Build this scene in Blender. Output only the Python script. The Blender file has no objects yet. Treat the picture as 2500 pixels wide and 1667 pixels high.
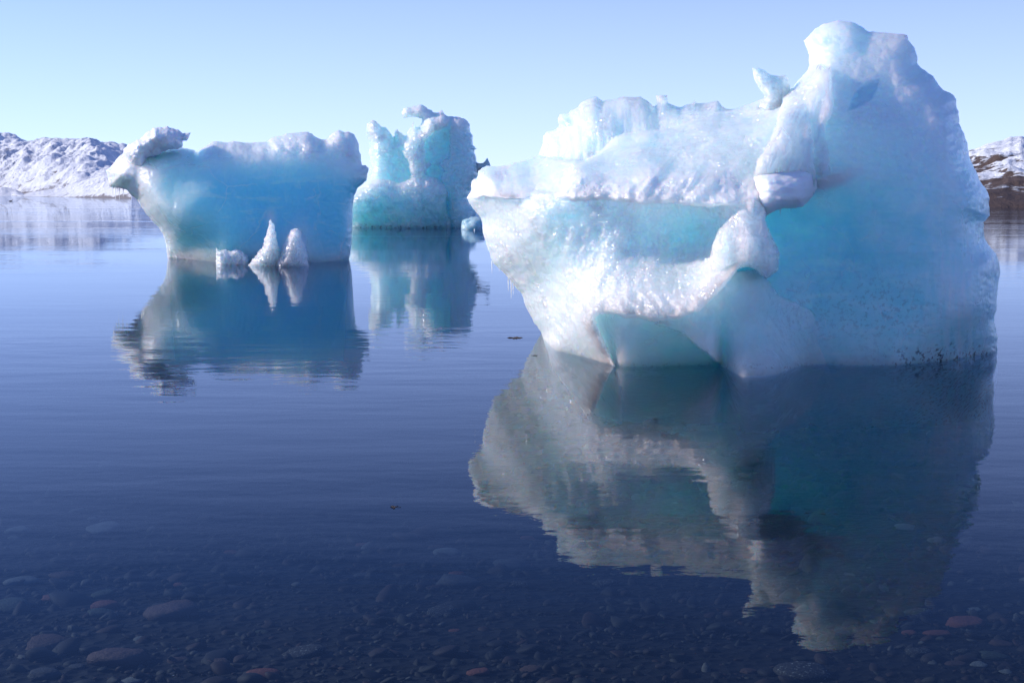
import bpy, math, random
import numpy as np

# ------------------------------------------------------------------ camera, sky, sun, exposure
SC = bpy.context.scene
COL = SC.collection
FPX = 50.0 / 36.0 * 2500.0            # focal length in photo pixels
CAM_H = 1.6
PITCH = math.atan((833.5 - 468.0) / FPX)
cam_data = bpy.data.cameras.new('camera')
cam_data.lens = 50.0
cam_data.sensor_width = 36.0
cam_data.clip_start = 0.05
cam_data.clip_end = 20000.0
cam = bpy.data.objects.new('camera', cam_data)
COL.objects.link(cam)
cam.location = (0, 0, CAM_H)
cam.rotation_euler = (math.pi / 2 - PITCH, 0, 0)
SC.camera = cam

SUN_AZ = math.radians(-78.0)          # clockwise from +Y: the sun stands to the left
SUN_EL = math.radians(25.0)
world = bpy.data.worlds.new('World')
SC.world = world
world.use_nodes = True
wn, wl = world.node_tree.nodes, world.node_tree.links
bg = wn['Background']
sky = wn.new('ShaderNodeTexSky')
sky.sky_type = 'NISHITA'
sky.sun_disc = False
sky.sun_elevation = SUN_EL
sky.sun_rotation = SUN_AZ % (2 * math.pi)
sky.altitude = 0.0
sky.air_density = 0.55
sky.dust_density = 0.0
sky.ozone_density = 9.0
tint = wn.new('ShaderNodeMix')
tint.data_type, tint.blend_type = 'RGBA', 'MULTIPLY'
tint.inputs['Factor'].default_value = 1.0
tint.inputs[7].default_value = (1.03, 0.91, 1.0, 1)
wl.new(sky.outputs['Color'], tint.inputs[6])
pale = wn.new('ShaderNodeMix')
pale.data_type = 'RGBA'
wtc = wn.new('ShaderNodeTexCoord')
wsx = wn.new('ShaderNodeSeparateXYZ')
wl.new(wtc.outputs['Generated'], wsx.inputs[0])
wmr = wn.new('ShaderNodeMapRange')          # pale band low over the horizon, deeper blue above
wmr.inputs['From Min'].default_value = 0.0
wmr.inputs['From Max'].default_value = 0.26
wmr.inputs['To Min'].default_value = 0.62
wmr.inputs['To Max'].default_value = 0.03
wl.new(wsx.outputs['Z'], wmr.inputs['Value'])
wl.new(wmr.outputs[0], pale.inputs['Factor'])
pale.inputs[7].default_value = (4.5, 4.95, 6.7, 1)
wl.new(tint.outputs[2], pale.inputs[6])
wl.new(pale.outputs[2], bg.inputs['Color'])
bg.inputs['Strength'].default_value = 0.14

sun_data = bpy.data.lights.new('sun', 'SUN')
sun_data.energy = 2.9
sun_data.angle = math.radians(0.5)
sun_data.color = (1.0, 0.94, 0.88)
sun = bpy.data.objects.new('sun', sun_data)
COL.objects.link(sun)
from mathutils import Vector
sdir = Vector((math.sin(SUN_AZ) * math.cos(SUN_EL), math.cos(SUN_AZ) * math.cos(SUN_EL), math.sin(SUN_EL)))
sun.rotation_euler = (-sdir).to_track_quat('-Z', 'Y').to_euler()

vs = SC.view_settings
vs.view_transform = 'Standard'
vs.look = 'None'
vs.exposure = 0.62
vs.gamma = 1.0
vs.use_curve_mapping = False
SC.render.engine = 'CYCLES'
SC.cycles.use_denoising = True
SC.cycles.max_bounces = 10
SC.cycles.transparent_max_bounces = 12
SC.cycles.sample_clamp_indirect = 6.0

# ------------------------------------------------------------------ maths helpers
rng = np.random.default_rng(7)
PERM = rng.permutation(4096)
GRAD = rng.random(4096) * 2 * np.pi
GX, GY = np.cos(GRAD), np.sin(GRAD)


def perlin(x, y, seed=0):
    xi = np.floor(x).astype(np.int64)
    yi = np.floor(y).astype(np.int64)
    fx, fy = x - xi, y - yi

    def g(ix, iy, dx, dy):
        h = PERM[(PERM[(ix + seed * 57) & 4095] + iy) & 4095]
        return GX[h] * dx + GY[h] * dy
    u = fx * fx * fx * (fx * (fx * 6 - 15) + 10)
    v = fy * fy * fy * (fy * (fy * 6 - 15) + 10)
    a = g(xi, yi, fx, fy)
    b = g(xi + 1, yi, fx - 1, fy)
    c = g(xi, yi + 1, fx, fy - 1)
    d = g(xi + 1, yi + 1, fx - 1, fy - 1)
    return (a + u * (b - a)) + v * ((c + u * (d - c)) - (a + u * (b - a)))


def fbm(x, y, octaves=4, seed=0, gain=0.5):
    s, amp = 0, 1.0
    for k in range(octaves):
        s = s + amp * perlin(x * 2 ** k, y * 2 ** k, seed + k * 3)
        amp *= gain
    return s


def ridged(x, y, octaves=4, seed=0, gain=0.5):
    s, amp = 0, 1.0
    for k in range(octaves):
        s = s + amp * (1 - 2.2 * np.abs(perlin(x * 2 ** k, y * 2 ** k, seed + k * 3)))
        amp *= gain
    return s / 2


def smooth(a, b, x):
    t = np.clip((x - a) / (b - a), 0, 1)
    return t * t * (3 - 2 * t)


def pillow(t):
    t = np.clip(t, 0, 1)
    return np.sqrt(np.maximum(0, 1 - (1 - t) ** 2))


def sdf(poly, U, V):
    """signed distance to a closed outline, positive inside"""
    P = np.asarray(poly, float)
    d2 = np.full(U.shape, 1e18)
    inside = np.zeros(U.shape, bool)
    n = len(P)
    for i in range(n):
        ax, ay = P[i]
        bx, by = P[(i + 1) % n]
        ex, ey = bx - ax, by - ay
        wx, wy = U - ax, V - ay
        t = np.clip((wx * ex + wy * ey) / max(ex * ex + ey * ey, 1e-9), 0, 1)
        dx, dy = wx - ex * t, wy - ey * t
        d2 = np.minimum(d2, dx * dx + dy * dy)
        if ay != by:
            c = ((ay > V) != (by > V)) & (U < (bx - ax) * (V - ay) / (by - ay) + ax)
            inside ^= c
    d = np.sqrt(d2)
    return np.where(inside, d, -d)


def rbf(pts, U, V, c=70.0):
    P = np.asarray(pts, float)
    if len(P) == 1:
        return np.full(U.shape, P[0, 2])
    n = len(P)
    r = np.sqrt((P[:, None, 0] - P[None, :, 0]) ** 2 + (P[:, None, 1] - P[None, :, 1]) ** 2 + c * c)
    A = np.zeros((n + 1, n + 1))
    A[:n, :n] = r
    A[:n, n] = 1
    A[n, :n] = 1
    w = np.linalg.solve(A, np.append(P[:, 2], 0))
    out = np.full(U.shape, w[n])
    for i in range(n):
        out = out + w[i] * np.sqrt((U - P[i, 0]) ** 2 + (V - P[i, 1]) ** 2 + c * c)
    return out


def smax(a, b, k):
    if k <= 0:
        return np.maximum(a, b)
    h = np.maximum(k - np.abs(a - b), 0) / k
    return np.maximum(a, b) + h * h * k * 0.25


CP, SP = math.cos(PITCH), math.sin(PITCH)


def ray(u, v):
    a = (np.asarray(u, float) - 1250.0) / FPX
    b = (833.5 - np.asarray(v, float)) / FPX
    return a, CP + SP * b, -SP + CP * b


def at_depth(u, v, Y):
    rx, ry, rz = ray(u, v)
    return rx / ry * Y, Y, CAM_H + rz / ry * Y


def plane_depth(u, v, z=0.0):
    rx, ry, rz = ray(u, v)
    return (z - CAM_H) * ry / rz


def zoomer(x0, y0, s):
    return lambda pts: [(x0 + x / s, y0 + y / s) for x, y in pts]


z1 = zoomer(220, 240, 2352 / 740)
z2 = zoomer(820, 230, 1780 / 420)
z3 = zoomer(1120, 180, 2240 / 600)
z4 = zoomer(1120, 480, 2352 / 780)
z5 = zoomer(1740, 30, 2195 / 700)
z6 = zoomer(1760, 430, 2231 / 740)

# ------------------------------------------------------------------ object helpers


def tag(o, label=None, cat=None, group=None, kind=None):
    for k, v in (('label', label), ('category', cat), ('group', group), ('kind', kind)):
        if v:
            o[k] = v
    return o


def empty(name, loc):
    o = bpy.data.objects.new(name, None)
    o.empty_display_size = 0.2
    o.location = loc
    COL.objects.link(o)
    return o


def mesh_obj(name, verts, faces, mat, parent=None, attrs=None, smooth_shade=True):
    me = bpy.data.meshes.new(name)
    verts = np.asarray(verts, np.float64)
    if parent is not None:
        verts = verts - np.asarray(parent.location)
    faces = np.asarray(faces, np.int32)
    nf, k = faces.shape
    me.vertices.add(len(verts))
    me.vertices.foreach_set('co', verts.astype(np.float32).ravel())
    me.loops.add(nf * k)
    me.loops.foreach_set('vertex_index', faces.ravel())
    me.polygons.add(nf)
    me.polygons.foreach_set('loop_start', np.arange(nf, dtype=np.int32) * k)
    me.polygons.foreach_set('loop_total', np.full(nf, k, np.int32))
    me.update(calc_edges=True)
    me.validate()
    me.polygons.foreach_set('use_smooth', np.full(len(me.polygons), smooth_shade))
    for n, a in (attrs or {}).items():
        at = me.attributes.new(n, 'FLOAT', 'POINT')
        at.data.foreach_set('value', np.asarray(a, np.float32).ravel())
    me.materials.append(mat)
    o = bpy.data.objects.new(name, me)
    COL.objects.link(o)
    if parent is not None:
        o.parent = parent
    return o


# ------------------------------------------------------------------ material helpers
class NT:
    def __init__(self, name):
        self.m = bpy.data.materials.new(name)
        self.m.use_nodes = True
        self.t = self.m.node_tree
        self.t.nodes.clear()

    def node(self, typ, **kw):
        n = self.t.nodes.new(typ)
        for k, v in kw.items():
            setattr(n, k, v)
        return n

    def put(self, sock, v):
        if hasattr(v, 'is_output') or isinstance(v, bpy.types.NodeSocket):
            self.t.links.new(v, sock)
        elif v is not None:
            if sock.type == 'RGBA' and len(v) == 3:
                v = (*v, 1)
            sock.default_value = v

    def math(self, op, a, b=None, c=None, clamp=False):
        n = self.node('ShaderNodeMath', operation=op, use_clamp=clamp)
        for s, v in zip(n.inputs, (a, b, c)):
            self.put(s, v)
        return n.outputs[0]

    def mixc(self, f, a, b, blend='MIX'):
        n = self.node('ShaderNodeMix', data_type='RGBA', blend_type=blend)
        self.put(n.inputs['Factor'], f)
        self.put(n.inputs[6], a)
        self.put(n.inputs[7], b)
        return n.outputs[2]

    def mixf(self, f, a, b):
        n = self.node('ShaderNodeMix', data_type='FLOAT')
        self.put(n.inputs['Factor'], f)
        self.put(n.inputs[2], a)
        self.put(n.inputs[3], b)
        return n.outputs[0]

    def coords(self, scale=(1, 1, 1), kind='Object', rot=(0, 0, 0)):
        t = self.node('ShaderNodeTexCoord')
        mp = self.node('ShaderNodeMapping')
        self.t.links.new(t.outputs[kind], mp.inputs[0])
        mp.inputs['Scale'].default_value = scale
        mp.inputs['Rotation'].default_value = rot
        return mp.outputs[0]

    def noise(self, vec, scale, detail=3, rough=0.5, dist=0.0):
        n = self.node('ShaderNodeTexNoise')
        self.put(n.inputs['Vector'], vec)
        n.inputs['Scale'].default_value = scale
        n.inputs['Detail'].default_value = detail
        n.inputs['Roughness'].default_value = rough
        n.inputs['Distortion'].default_value = dist
        return n.outputs[0]

    def voronoi(self, vec, scale, feature='F1', out='Distance'):
        n = self.node('ShaderNodeTexVoronoi', feature=feature)
        self.put(n.inputs['Vector'], vec)
        n.inputs['Scale'].default_value = scale
        return n.outputs[out]

    def ramp(self, f, stops):
        n = self.node('ShaderNodeValToRGB')
        self.put(n.inputs[0], f)
        e = n.color_ramp.elements
        while len(e) < len(stops):
            e.new(0.5)
        for el, (p, c) in zip(e, stops):
            el.position = p
            el.color = (*c, 1) if len(c) == 3 else c
        return n.outputs[0]

    def maprange(self, v, a, b, c=0.0, d=1.0):
        n = self.node('ShaderNodeMapRange', interpolation_type='SMOOTHSTEP')
        for s, x in zip(n.inputs, (v, a, b, c, d)):
            self.put(s, x)
        return n.outputs[0]

    def attr(self, name):
        return self.node('ShaderNodeAttribute', attribute_name=name).outputs['Fac']

    def bump(self, h, strength, dist, normal=None):
        n = self.node('ShaderNodeBump')
        self.put(n.inputs['Height'], h)
        self.put(n.inputs['Strength'], strength)
        n.inputs['Distance'].default_value = dist
        if normal is not None:
            self.put(n.inputs['Normal'], normal)
        return n.outputs[0]

    def out(self, surf, vol=None):
        o = self.node('ShaderNodeOutputMaterial')
        if surf is not None:
            self.t.links.new(surf, o.inputs['Surface'])
        if vol is not None:
            self.t.links.new(vol, o.inputs['Volume'])
        return self.m


def principled(n, **kw):
    b = n.node('ShaderNodeBsdfPrincipled')
    for k, v in kw.items():
        n.put(b.inputs[k], v)
    return b


def ice_material(name, pale, blue, frostc, bump_scale=1.0, sss=1.0, clear_c=(0.40, 0.60, 0.68)):
    n = NT(name)
    obj = n.coords()
    fr, bl, cl, gr, sp = (n.attr(k) for k in ('frost', 'blue', 'clear', 'grit', 'spark'))
    n1 = n.noise(obj, 2.2 / bump_scale, 5, 0.6, 0.4)
    n2 = n.noise(obj, 14 / bump_scale, 4, 0.6)
    nmix = n.math('MULTIPLY_ADD', n1, 0.7, n.math('MULTIPLY', n2, 0.3))
    dn = n.math('SUBTRACT', nmix, 0.5)
    frn = n.math('MULTIPLY_ADD', dn, 1.1, fr, clamp=True)
    bln = n.math('MULTIPLY_ADD', dn, 0.7, bl, clamp=True)
    col = n.mixc(bln, pale, blue)
    # streaks of trapped bubbles inside the ice
    veins = n.noise(n.coords((1.0, 1.0, 0.35), rot=(0.2, 0.5, 0.1)), 3.0 / bump_scale, 6, 0.65, 1.2)
    col = n.mixc(n.math('MULTIPLY', n.maprange(veins, 0.52, 0.72), 0.35), col, pale)
    # layering, healed cracks and bubble sheets frozen into the ice
    lay = n.noise(n.coords((0.25, 0.25, 1.0), rot=(0.06, 0.16, 0)), 9.0 / bump_scale, 5, 0.62, 0.5)
    col = n.mixc(n.math('MULTIPLY', n.maprange(lay, 0.54, 0.66), 0.38), col, pale)
    col = n.mixc(n.math('MULTIPLY', n.maprange(lay, 0.42, 0.33), 0.30), col, blue)
    wv = n.node('ShaderNodeVectorMath', operation='ADD')
    wn_ = n.node('ShaderNodeTexNoise')
    wn_.inputs['Scale'].default_value = 1.6 / bump_scale
    wn_.inputs['Detail'].default_value = 4
    n.put(wn_.inputs['Vector'], obj)
    n.put(wv.inputs[0], obj)
    n.put(wv.inputs[1], wn_.outputs['Color'])
    ck = n.voronoi(wv.outputs[0], 1.5 / bump_scale, 'DISTANCE_TO_EDGE')
    crack = n.math('MULTIPLY', n.maprange(ck, 0.018, 0.0), n.maprange(n1, 0.45, 0.6))
    col = n.mixc(n.math('MULTIPLY', crack, 0.45), col, (0.86, 0.94, 0.96))
    col = n.mixc(frn, col, frostc)
    col = n.mixc(cl, col, clear_c)
    grn = n.math('MULTIPLY', gr, n.maprange(n.noise(obj, 22 / bump_scale, 4, 0.7), 0.52, 0.60))
    col = n.mixc(grn, col, (0.06, 0.065, 0.07))
    # bumps: scallops, grain
    scal = n.voronoi(n.coords((1, 1, 1.5)), 16 / bump_scale, 'SMOOTH_F1')
    grain = n.noise(obj, 90 / bump_scale, 3, 0.65)
    h = n.math('MULTIPLY_ADD', scal, 0.9, n.math('MULTIPLY_ADD', n1, 1.4, n.math('MULTIPLY', grain, 0.25)))
    h = n.math('MULTIPLY_ADD', crack, -1.2, h)
    nb = n.bump(h, n.maprange(n.noise(obj, 0.9 / bump_scale, 3, 0.6), 0.35, 0.68, 0.15, 0.65), 0.02 * bump_scale)
    # wet grains: every little crystal face is tilted its own way, so some of them glint
    facet = n.voronoi(obj, 75 / bump_scale, 'F1', 'Color')
    v1 = n.node('ShaderNodeVectorMath', operation='SUBTRACT')
    n.put(v1.inputs[0], facet)
    v1.inputs[1].default_value = (0.5, 0.5, 0.5)
    v2 = n.node('ShaderNodeVectorMath', operation='SCALE')
    n.put(v2.inputs[0], v1.outputs[0])
    n.put(v2.inputs['Scale'], n.math('MULTIPLY_ADD', sp, 3.0, 0.1))
    v3 = n.node('ShaderNodeVectorMath', operation='ADD')
    n.put(v3.inputs[0], v2.outputs[0])
    n.put(v3.inputs[1], nb)
    v4 = n.node('ShaderNodeVectorMath', operation='NORMALIZE')
    n.put(v4.inputs[0], v3.outputs[0])
    nc = v4.outputs[0]
    scale = n.mixf(frn, 1.7 * sss, 0.18 * sss)
    b = principled(n, **{
        'Base Color': col, 'Roughness': n.mixf(frn, 0.24, 0.5), 'IOR': 1.31,
        'Subsurface Weight': 1.0, 'Subsurface Radius': (0.55, 0.82, 1.0), 'Subsurface Scale': scale,
        'Normal': nb})
    b.subsurface_method = 'RANDOM_WALK'
    gls = n.node('ShaderNodeBsdfGlossy')
    gls.inputs['Roughness'].default_value = 0.27
    n.put(gls.inputs['Normal'], nc)
    mx = n.node('ShaderNodeMixShader')
    n.put(mx.inputs[0], n.math('MULTIPLY', n.math('MULTIPLY', sp, n.maprange(n.noise(obj, 2.6 / bump_scale, 4, 0.65), 0.46, 0.62, 0.15, 1.3)), 0.22, clamp=True))
    n.t.links.new(b.outputs[0], mx.inputs[1])
    n.t.links.new(gls.outputs[0], mx.inputs[2])
    return n.out(mx.outputs[0])


PALE, BLUE, FROST = (0.76, 0.95, 0.955), (0.42, 0.85, 0.885), (0.875, 0.922, 0.945)
M_ICE = ice_material('glacier_ice', PALE, BLUE, FROST)
M_ICE_DEEP = ice_material('deep_blue_ice', (0.72, 0.945, 0.955), (0.26, 0.78, 0.92), FROST, 2.0, 1.5)
M_ICE_TEAL = ice_material('teal_ice', (0.72, 0.95, 0.96), (0.40, 0.85, 0.87), FROST, 3.0, 2.4)
M_SNOW = ice_material('crusted_snow', (0.9, 0.91, 0.94), (0.8, 0.86, 0.93), (0.92, 0.92, 0.94), 1.0, 0.5)
M_CLEAR = ice_material('clear_ice', (0.62, 0.76, 0.84), (0.4, 0.66, 0.78), FROST, 0.7, 0.5)

# ------------------------------------------------------------------ ice builder


def ice_body(name, sil, layers, ysil, mat, parent, step=2.6, wsil=lambda U, V: 90.0, back=(2.0, 160.0),
             waterline=None, warp=((3.0, 40.0),), relief=None, paint=None, pad=14, water_fall=85.0, undercut=0.011):
    P = np.asarray(sil, float)
    u = np.arange(P[:, 0].min() - pad, P[:, 0].max() + pad, step)
    v = np.arange(P[:, 1].min() - pad, P[:, 1].max() + pad, step)
    U, V = np.meshgrid(u, v)
    Uw, Vw = U.copy(), V.copy()
    for k, (amp, s) in enumerate(warp):
        Uw = Uw + amp * fbm(U / s, V / s, 3, 11 + k * 5)
        Vw = Vw + amp * fbm(U / s + 9.3, V / s + 4.1, 3, 12 + k * 5)
    D = sdf(sil, Uw, Vw)
    B = None
    ids = np.zeros(U.shape, int)
    lay_d = []
    for k, L in enumerate(layers):
        d = D if L.get('poly') is None else sdf(L['poly'], Uw, Vw)
        lay_d.append(d)
        b = rbf(L['pts'], U, V, L.get('c', 70.0))
        if L.get('poly') is not None:
            b = b - L.get('H', 0.3) * (1 - pillow(d / L.get('w', 30.0)))
            if L.get('sub'):
                B = np.where(d > 0, B - L['sub'] * pillow(d / L.get('w', 30.0)), B)
                continue
            b = np.where(d > -1.0, b, -9)
        if B is None:
            B = b
        else:
            ids = np.where(b > B, k, ids)
            B = smax(B, b, L.get('k', 0.0)) if L.get('k') else np.maximum(B, b)
    q = pillow(D / wsil(U, V))
    if relief is not None:
        B = B + relief(U, V, ids, lay_d, D)
    B = B * q
    YS = ysil(U, V)
    Y = YS - np.maximum(B, 0.0)
    if waterline is not None:
        W = np.asarray(waterline, float)
        W = W[np.argsort(W[:, 0])]
        vw = np.interp(u, W[:, 0], W[:, 1])
        Yw = plane_depth(u, vw)
        iv = np.clip(np.round((vw - v[0]) / step).astype(int), 0, len(v) - 1)
        c = Yw - Y[iv, np.arange(len(u))]
        c = np.where(D[iv, np.arange(len(u))] > 0, c, np.nan)
        ok = ~np.isnan(c)
        c = np.interp(u, u[ok], c[ok])
        kr = int(40 / step)
        ker = np.exp(-(np.arange(-kr, kr + 1) * step / 13.0) ** 2)
        c = np.convolve(np.pad(c, kr, mode='edge'), ker / ker.sum(), mode='valid')
        t = V - vw[None, :]
        wgt = np.where(t < 0, np.exp(-(t / water_fall) ** 2), 1.0)
        Y = Y + c[None, :] * wgt + (np.maximum(t, 0) * undercut + .22 * smooth(0, 12, t)) * (undercut > 0)
    YB = YS + back[0] * pillow(D / back[1]) * (1 + 0.25 * fbm(U / 160, V / 160, 3, 77)) + 0.04
    Y = np.minimum(Y, YB - 0.03)
    gv, gu = np.gradient(D, step)
    gl = np.sqrt(gu * gu + gv * gv) + 1e-6
    out = D < 0
    sh = np.clip(-D, 0, 1.6 * step)
    Us = np.where(out, U + gu / gl * sh, U)
    Vs = np.where(out, V + gv / gl * sh, V)
    Y = np.where(out, YS if waterline is None else np.minimum(np.maximum(YS, Y - 9), YS), Y)
    X, Yy, Z = at_depth(Us, Vs, Y)
    XB, YYB, ZB = at_depth(Us, Vs, YB)
    ins = D >= 0
    q4 = ins[:-1, :-1] | ins[1:, :-1] | ins[:-1, 1:] | ins[1:, 1:]
    used = np.zeros(U.shape, bool)
    used[:-1, :-1] |= q4
    used[1:, :-1] |= q4
    used[:-1, 1:] |= q4
    used[1:, 1:] |= q4
    fi = np.full(U.shape, -1)
    nF = used.sum()
    fi[used] = np.arange(nF)
    bi = fi.copy()
    bsel = used & ins
    bi[bsel] = nF + np.arange(bsel.sum())
    verts = np.concatenate([np.stack([X[used], Yy[used], Z[used]], 1), np.stack([XB[bsel], YYB[bsel], ZB[bsel]], 1)])
    r, c_ = np.nonzero(q4)
    front = np.stack([fi[r, c_], fi[r + 1, c_], fi[r + 1, c_ + 1], fi[r, c_ + 1]], 1)
    rear = np.stack([bi[r, c_], bi[r, c_ + 1], bi[r + 1, c_ + 1], bi[r + 1, c_]], 1)
    at = dict(frost=0 * U, blue=0 * U, clear=0 * U, grit=0 * U, spark=0 * U)
    if paint is not None:
        at.update(paint(U, V, ids, lay_d, D))
    at = {k: np.concatenate([(a + 0 * U)[used], (a + 0 * U)[bsel]]) for k, a in at.items()}
    o = mesh_obj(name, verts, np.concatenate([front, rear]), mat, parent, at)
    SURF[o.name] = (u, v, Y)
    return o


SURF = {}


def depth_at(o, u, v):
    uu, vv, Y = SURF[o.name]
    return float(Y[int(np.clip(np.searchsorted(vv, v), 0, len(vv) - 1)), int(np.clip(np.searchsorted(uu, u), 0, len(uu) - 1))])


def icicle(parent, u, v, length, Y, width, mat):
    """a thin tapering icicle hanging from the ice: a lathe of wobbling rings"""
    x0, y0, z0 = at_depth(u, v, Y)
    px = Y / FPX
    n, rings = 7, 9
    vs_, fs = [], []
    rr = random.Random(int(u * 13 + v))
    for i in range(rings):
        t = i / (rings - 1)
        r = width * px * 0.5 * (1 - t) ** 0.8 * (1 + 0.25 * rr.uniform(-1, 1)) + 0.0006
        ox, oy = rr.uniform(-1, 1) * 0.1 * width * px, rr.uniform(-1, 1) * 0.1 * width * px
        for k in range(n):
            a = 2 * math.pi * k / n
            vs_.append((x0 + ox + r * math.cos(a), y0 + oy + r * math.sin(a), z0 - (t - 0.12) * length * px))
    for i in range(rings - 1):
        for k in range(n):
            fs.append((i * n + k, (i + 1) * n + k, (i + 1) * n + (k + 1) % n, i * n + (k + 1) % n))
    nv = len(vs_)
    return mesh_obj('icicle', vs_, fs, mat, parent, {k: np.full(nv, f) for k, f in
                    (('frost', .3), ('blue', 0), ('clear', 0), ('grit', 0), ('spark', .6))})


def gauss(U, V, u, v, su, sv):
    return np.exp(-((U - u) / su) ** 2 - ((V - v) / sv) ** 2)

# ------------------------------------------------------------------ water and sea bed
def water_material():
    n = NT('fjord_water')
    co = n.coords((0.35, 1.0, 1.0))
    big = n.noise(co, 0.55, 2, 0.5)
    mid = n.noise(co, 2.6, 2, 0.5)
    fine = n.noise(n.coords((0.7, 1.0, 1.0)), 14.0, 2, 0.5)
    patch = n.maprange(n.noise(n.coords((0.15, 1.0, 1.0)), 0.12, 2, 0.5), 0.38, 0.66, 0.25, 1.0)
    h = n.math('MULTIPLY_ADD', big, 7.0, n.math('MULTIPLY_ADD', mid, 4.6, n.math('MULTIPLY', fine, 0.60)))
    far = n.node('ShaderNodeSeparateXYZ')
    n.put(far.inputs[0], n.coords())
    h = n.math('MULTIPLY', h, n.math('MULTIPLY', patch, n.maprange(far.outputs[1], 30.0, 110.0, 1.0, 3.5)))
    nb = n.bump(h, 1.0, 0.0009)
    # Schlick reflectance, the same from above and below
    geo = n.node('ShaderNodeNewGeometry')
    dt = n.node('ShaderNodeVectorMath', operation='DOT_PRODUCT')
    n.put(dt.inputs[0], geo.outputs['Incoming'])
    n.put(dt.inputs[1], nb)
    ca = n.math('SUBTRACT', 1.0, n.math('ABSOLUTE', dt.outputs['Value']), clamp=True)
    fres = n.math('MULTIPLY_ADD', n.math('POWER', ca, 6.7), 0.99, 0.005)
    gl = n.node('ShaderNodeBsdfGlossy')
    gl.inputs['Roughness'].default_value = 0.0
    gl.inputs['Color'].default_value = (0.85, 0.90, 0.97, 1)
    n.put(gl.inputs['Normal'], nb)
    tr = n.node('ShaderNodeBsdfTransparent')
    tr.inputs['Color'].default_value = (0.93, 0.96, 0.98, 1)
    mx = n.node('ShaderNodeMixShader')
    n.put(mx.inputs[0], fres)
    n.t.links.new(tr.outputs[0], mx.inputs[1])
    n.t.links.new(gl.outputs[0], mx.inputs[2])
    vol = n.node('ShaderNodeVolumeAbsorption')
    vol.inputs['Color'].default_value = (0.12, 0.24, 0.34, 1)
    vol.inputs['Density'].default_value = 0.95
    return n.out(mx.outputs[0], vol.outputs[0])


def box(name, x0, x1, y0, y1, z0, z1, mat):
    v = [(x, y, z) for x in (x0, x1) for y in (y0, y1) for z in (z0, z1)]
    f = [(0, 1, 3, 2), (4, 6, 7, 5), (0, 4, 5, 1), (2, 3, 7, 6), (0, 2, 6, 4), (1, 5, 7, 3)]
    return mesh_obj(name, v, f, mat, smooth_shade=False)


water = tag(box('water', -5000, 5000, -60, 7000, -30, 0, water_material()), kind='structure')


def bed_z(x, y):
    return -0.27 - 0.055 * np.maximum(y - 4.6, 0) - 0.03 * np.maximum(y - 14, 0) + 0.03 * np.sin(x * 0.9 + y * 0.5)


def seabed_material():
    n = NT('seabed_gravel')
    co = n.coords()
    a = n.noise(co, 3.0, 6, 0.65)
    b = n.voronoi(co, 16)
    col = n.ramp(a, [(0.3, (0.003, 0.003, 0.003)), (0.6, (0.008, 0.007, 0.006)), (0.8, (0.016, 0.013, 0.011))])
    nb = n.bump(n.math('ADD', b, a), 0.9, 0.03)
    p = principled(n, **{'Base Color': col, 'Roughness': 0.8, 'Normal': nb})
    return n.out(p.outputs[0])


gx = np.concatenate([[-4000, -600, -120], np.linspace(-40, 40, 161), [120, 600, 4000]])
gy = np.concatenate([[-50, 0], np.linspace(2, 60, 180), [100, 180, 400, 7000]])
GXm, GYm = np.meshgrid(gx, gy)
GZ = np.maximum(bed_z(GXm, GYm), -8.0) + 0.03 * fbm(GXm * 1.5, GYm * 1.5, 3, 5) * (GYm < 61)
idx = np.arange(GXm.size).reshape(GXm.shape)
bf = np.stack([idx[:-1, :-1], idx[:-1, 1:], idx[1:, 1:], idx[1:, :-1]], -1).reshape(-1, 4)
tag(mesh_obj('seabed', np.stack([GXm, GYm, GZ], -1).reshape(-1, 3), bf, seabed_material()), kind='structure')

# ------------------------------------------------------------------ hills
def hill_material(name, rock_a, rock_b, snow_lo, snow_hi, ls, snowc=(0.86, 0.87, 0.90)):
    n = NT(name)
    co = n.coords()
    geo = n.node('ShaderNodeNewGeometry')
    sx = n.node('ShaderNodeSeparateXYZ')
    n.put(sx.inputs[0], geo.outputs['Normal'])
    big = n.noise(co, 0.05 / ls, 6, 0.62)
    fine = n.noise(co, 0.45 / ls, 6, 0.7)
    streak = n.noise(n.coords((0.35, 0.35, 2.6), rot=(0, 0.12, 0)), 0.16 / ls, 6, 0.66, 0.6)
    rk = n.mixc(n.noise(co, 0.3 / ls, 5, 0.65), rock_a, rock_b)
    s = n.math('MULTIPLY_ADD', sx.outputs[2], 0.55, n.math('MULTIPLY', big, 0.35))
    s = n.math('ADD', s, n.math('MULTIPLY_ADD', fine, 0.5, n.math('MULTIPLY', streak, 0.8)))
    hz = n.node('ShaderNodeSeparateXYZ')
    n.put(hz.inputs[0], co)
    s = n.math('ADD', s, n.math('MULTIPLY', n.attr('high'), 0.45))
    f = n.maprange(s, snow_lo, snow_hi)
    col = n.mixc(f, rk, snowc)
    nb = n.bump(n.math('MULTIPLY_ADD', f, 0.3, n.math('ADD', fine, big)), 0.8, 1.2 * ls)
    p = principled(n, **{'Base Color': col, 'Roughness': 0.8, 'Normal': nb})
    return n.out(p.outputs[0])


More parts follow.
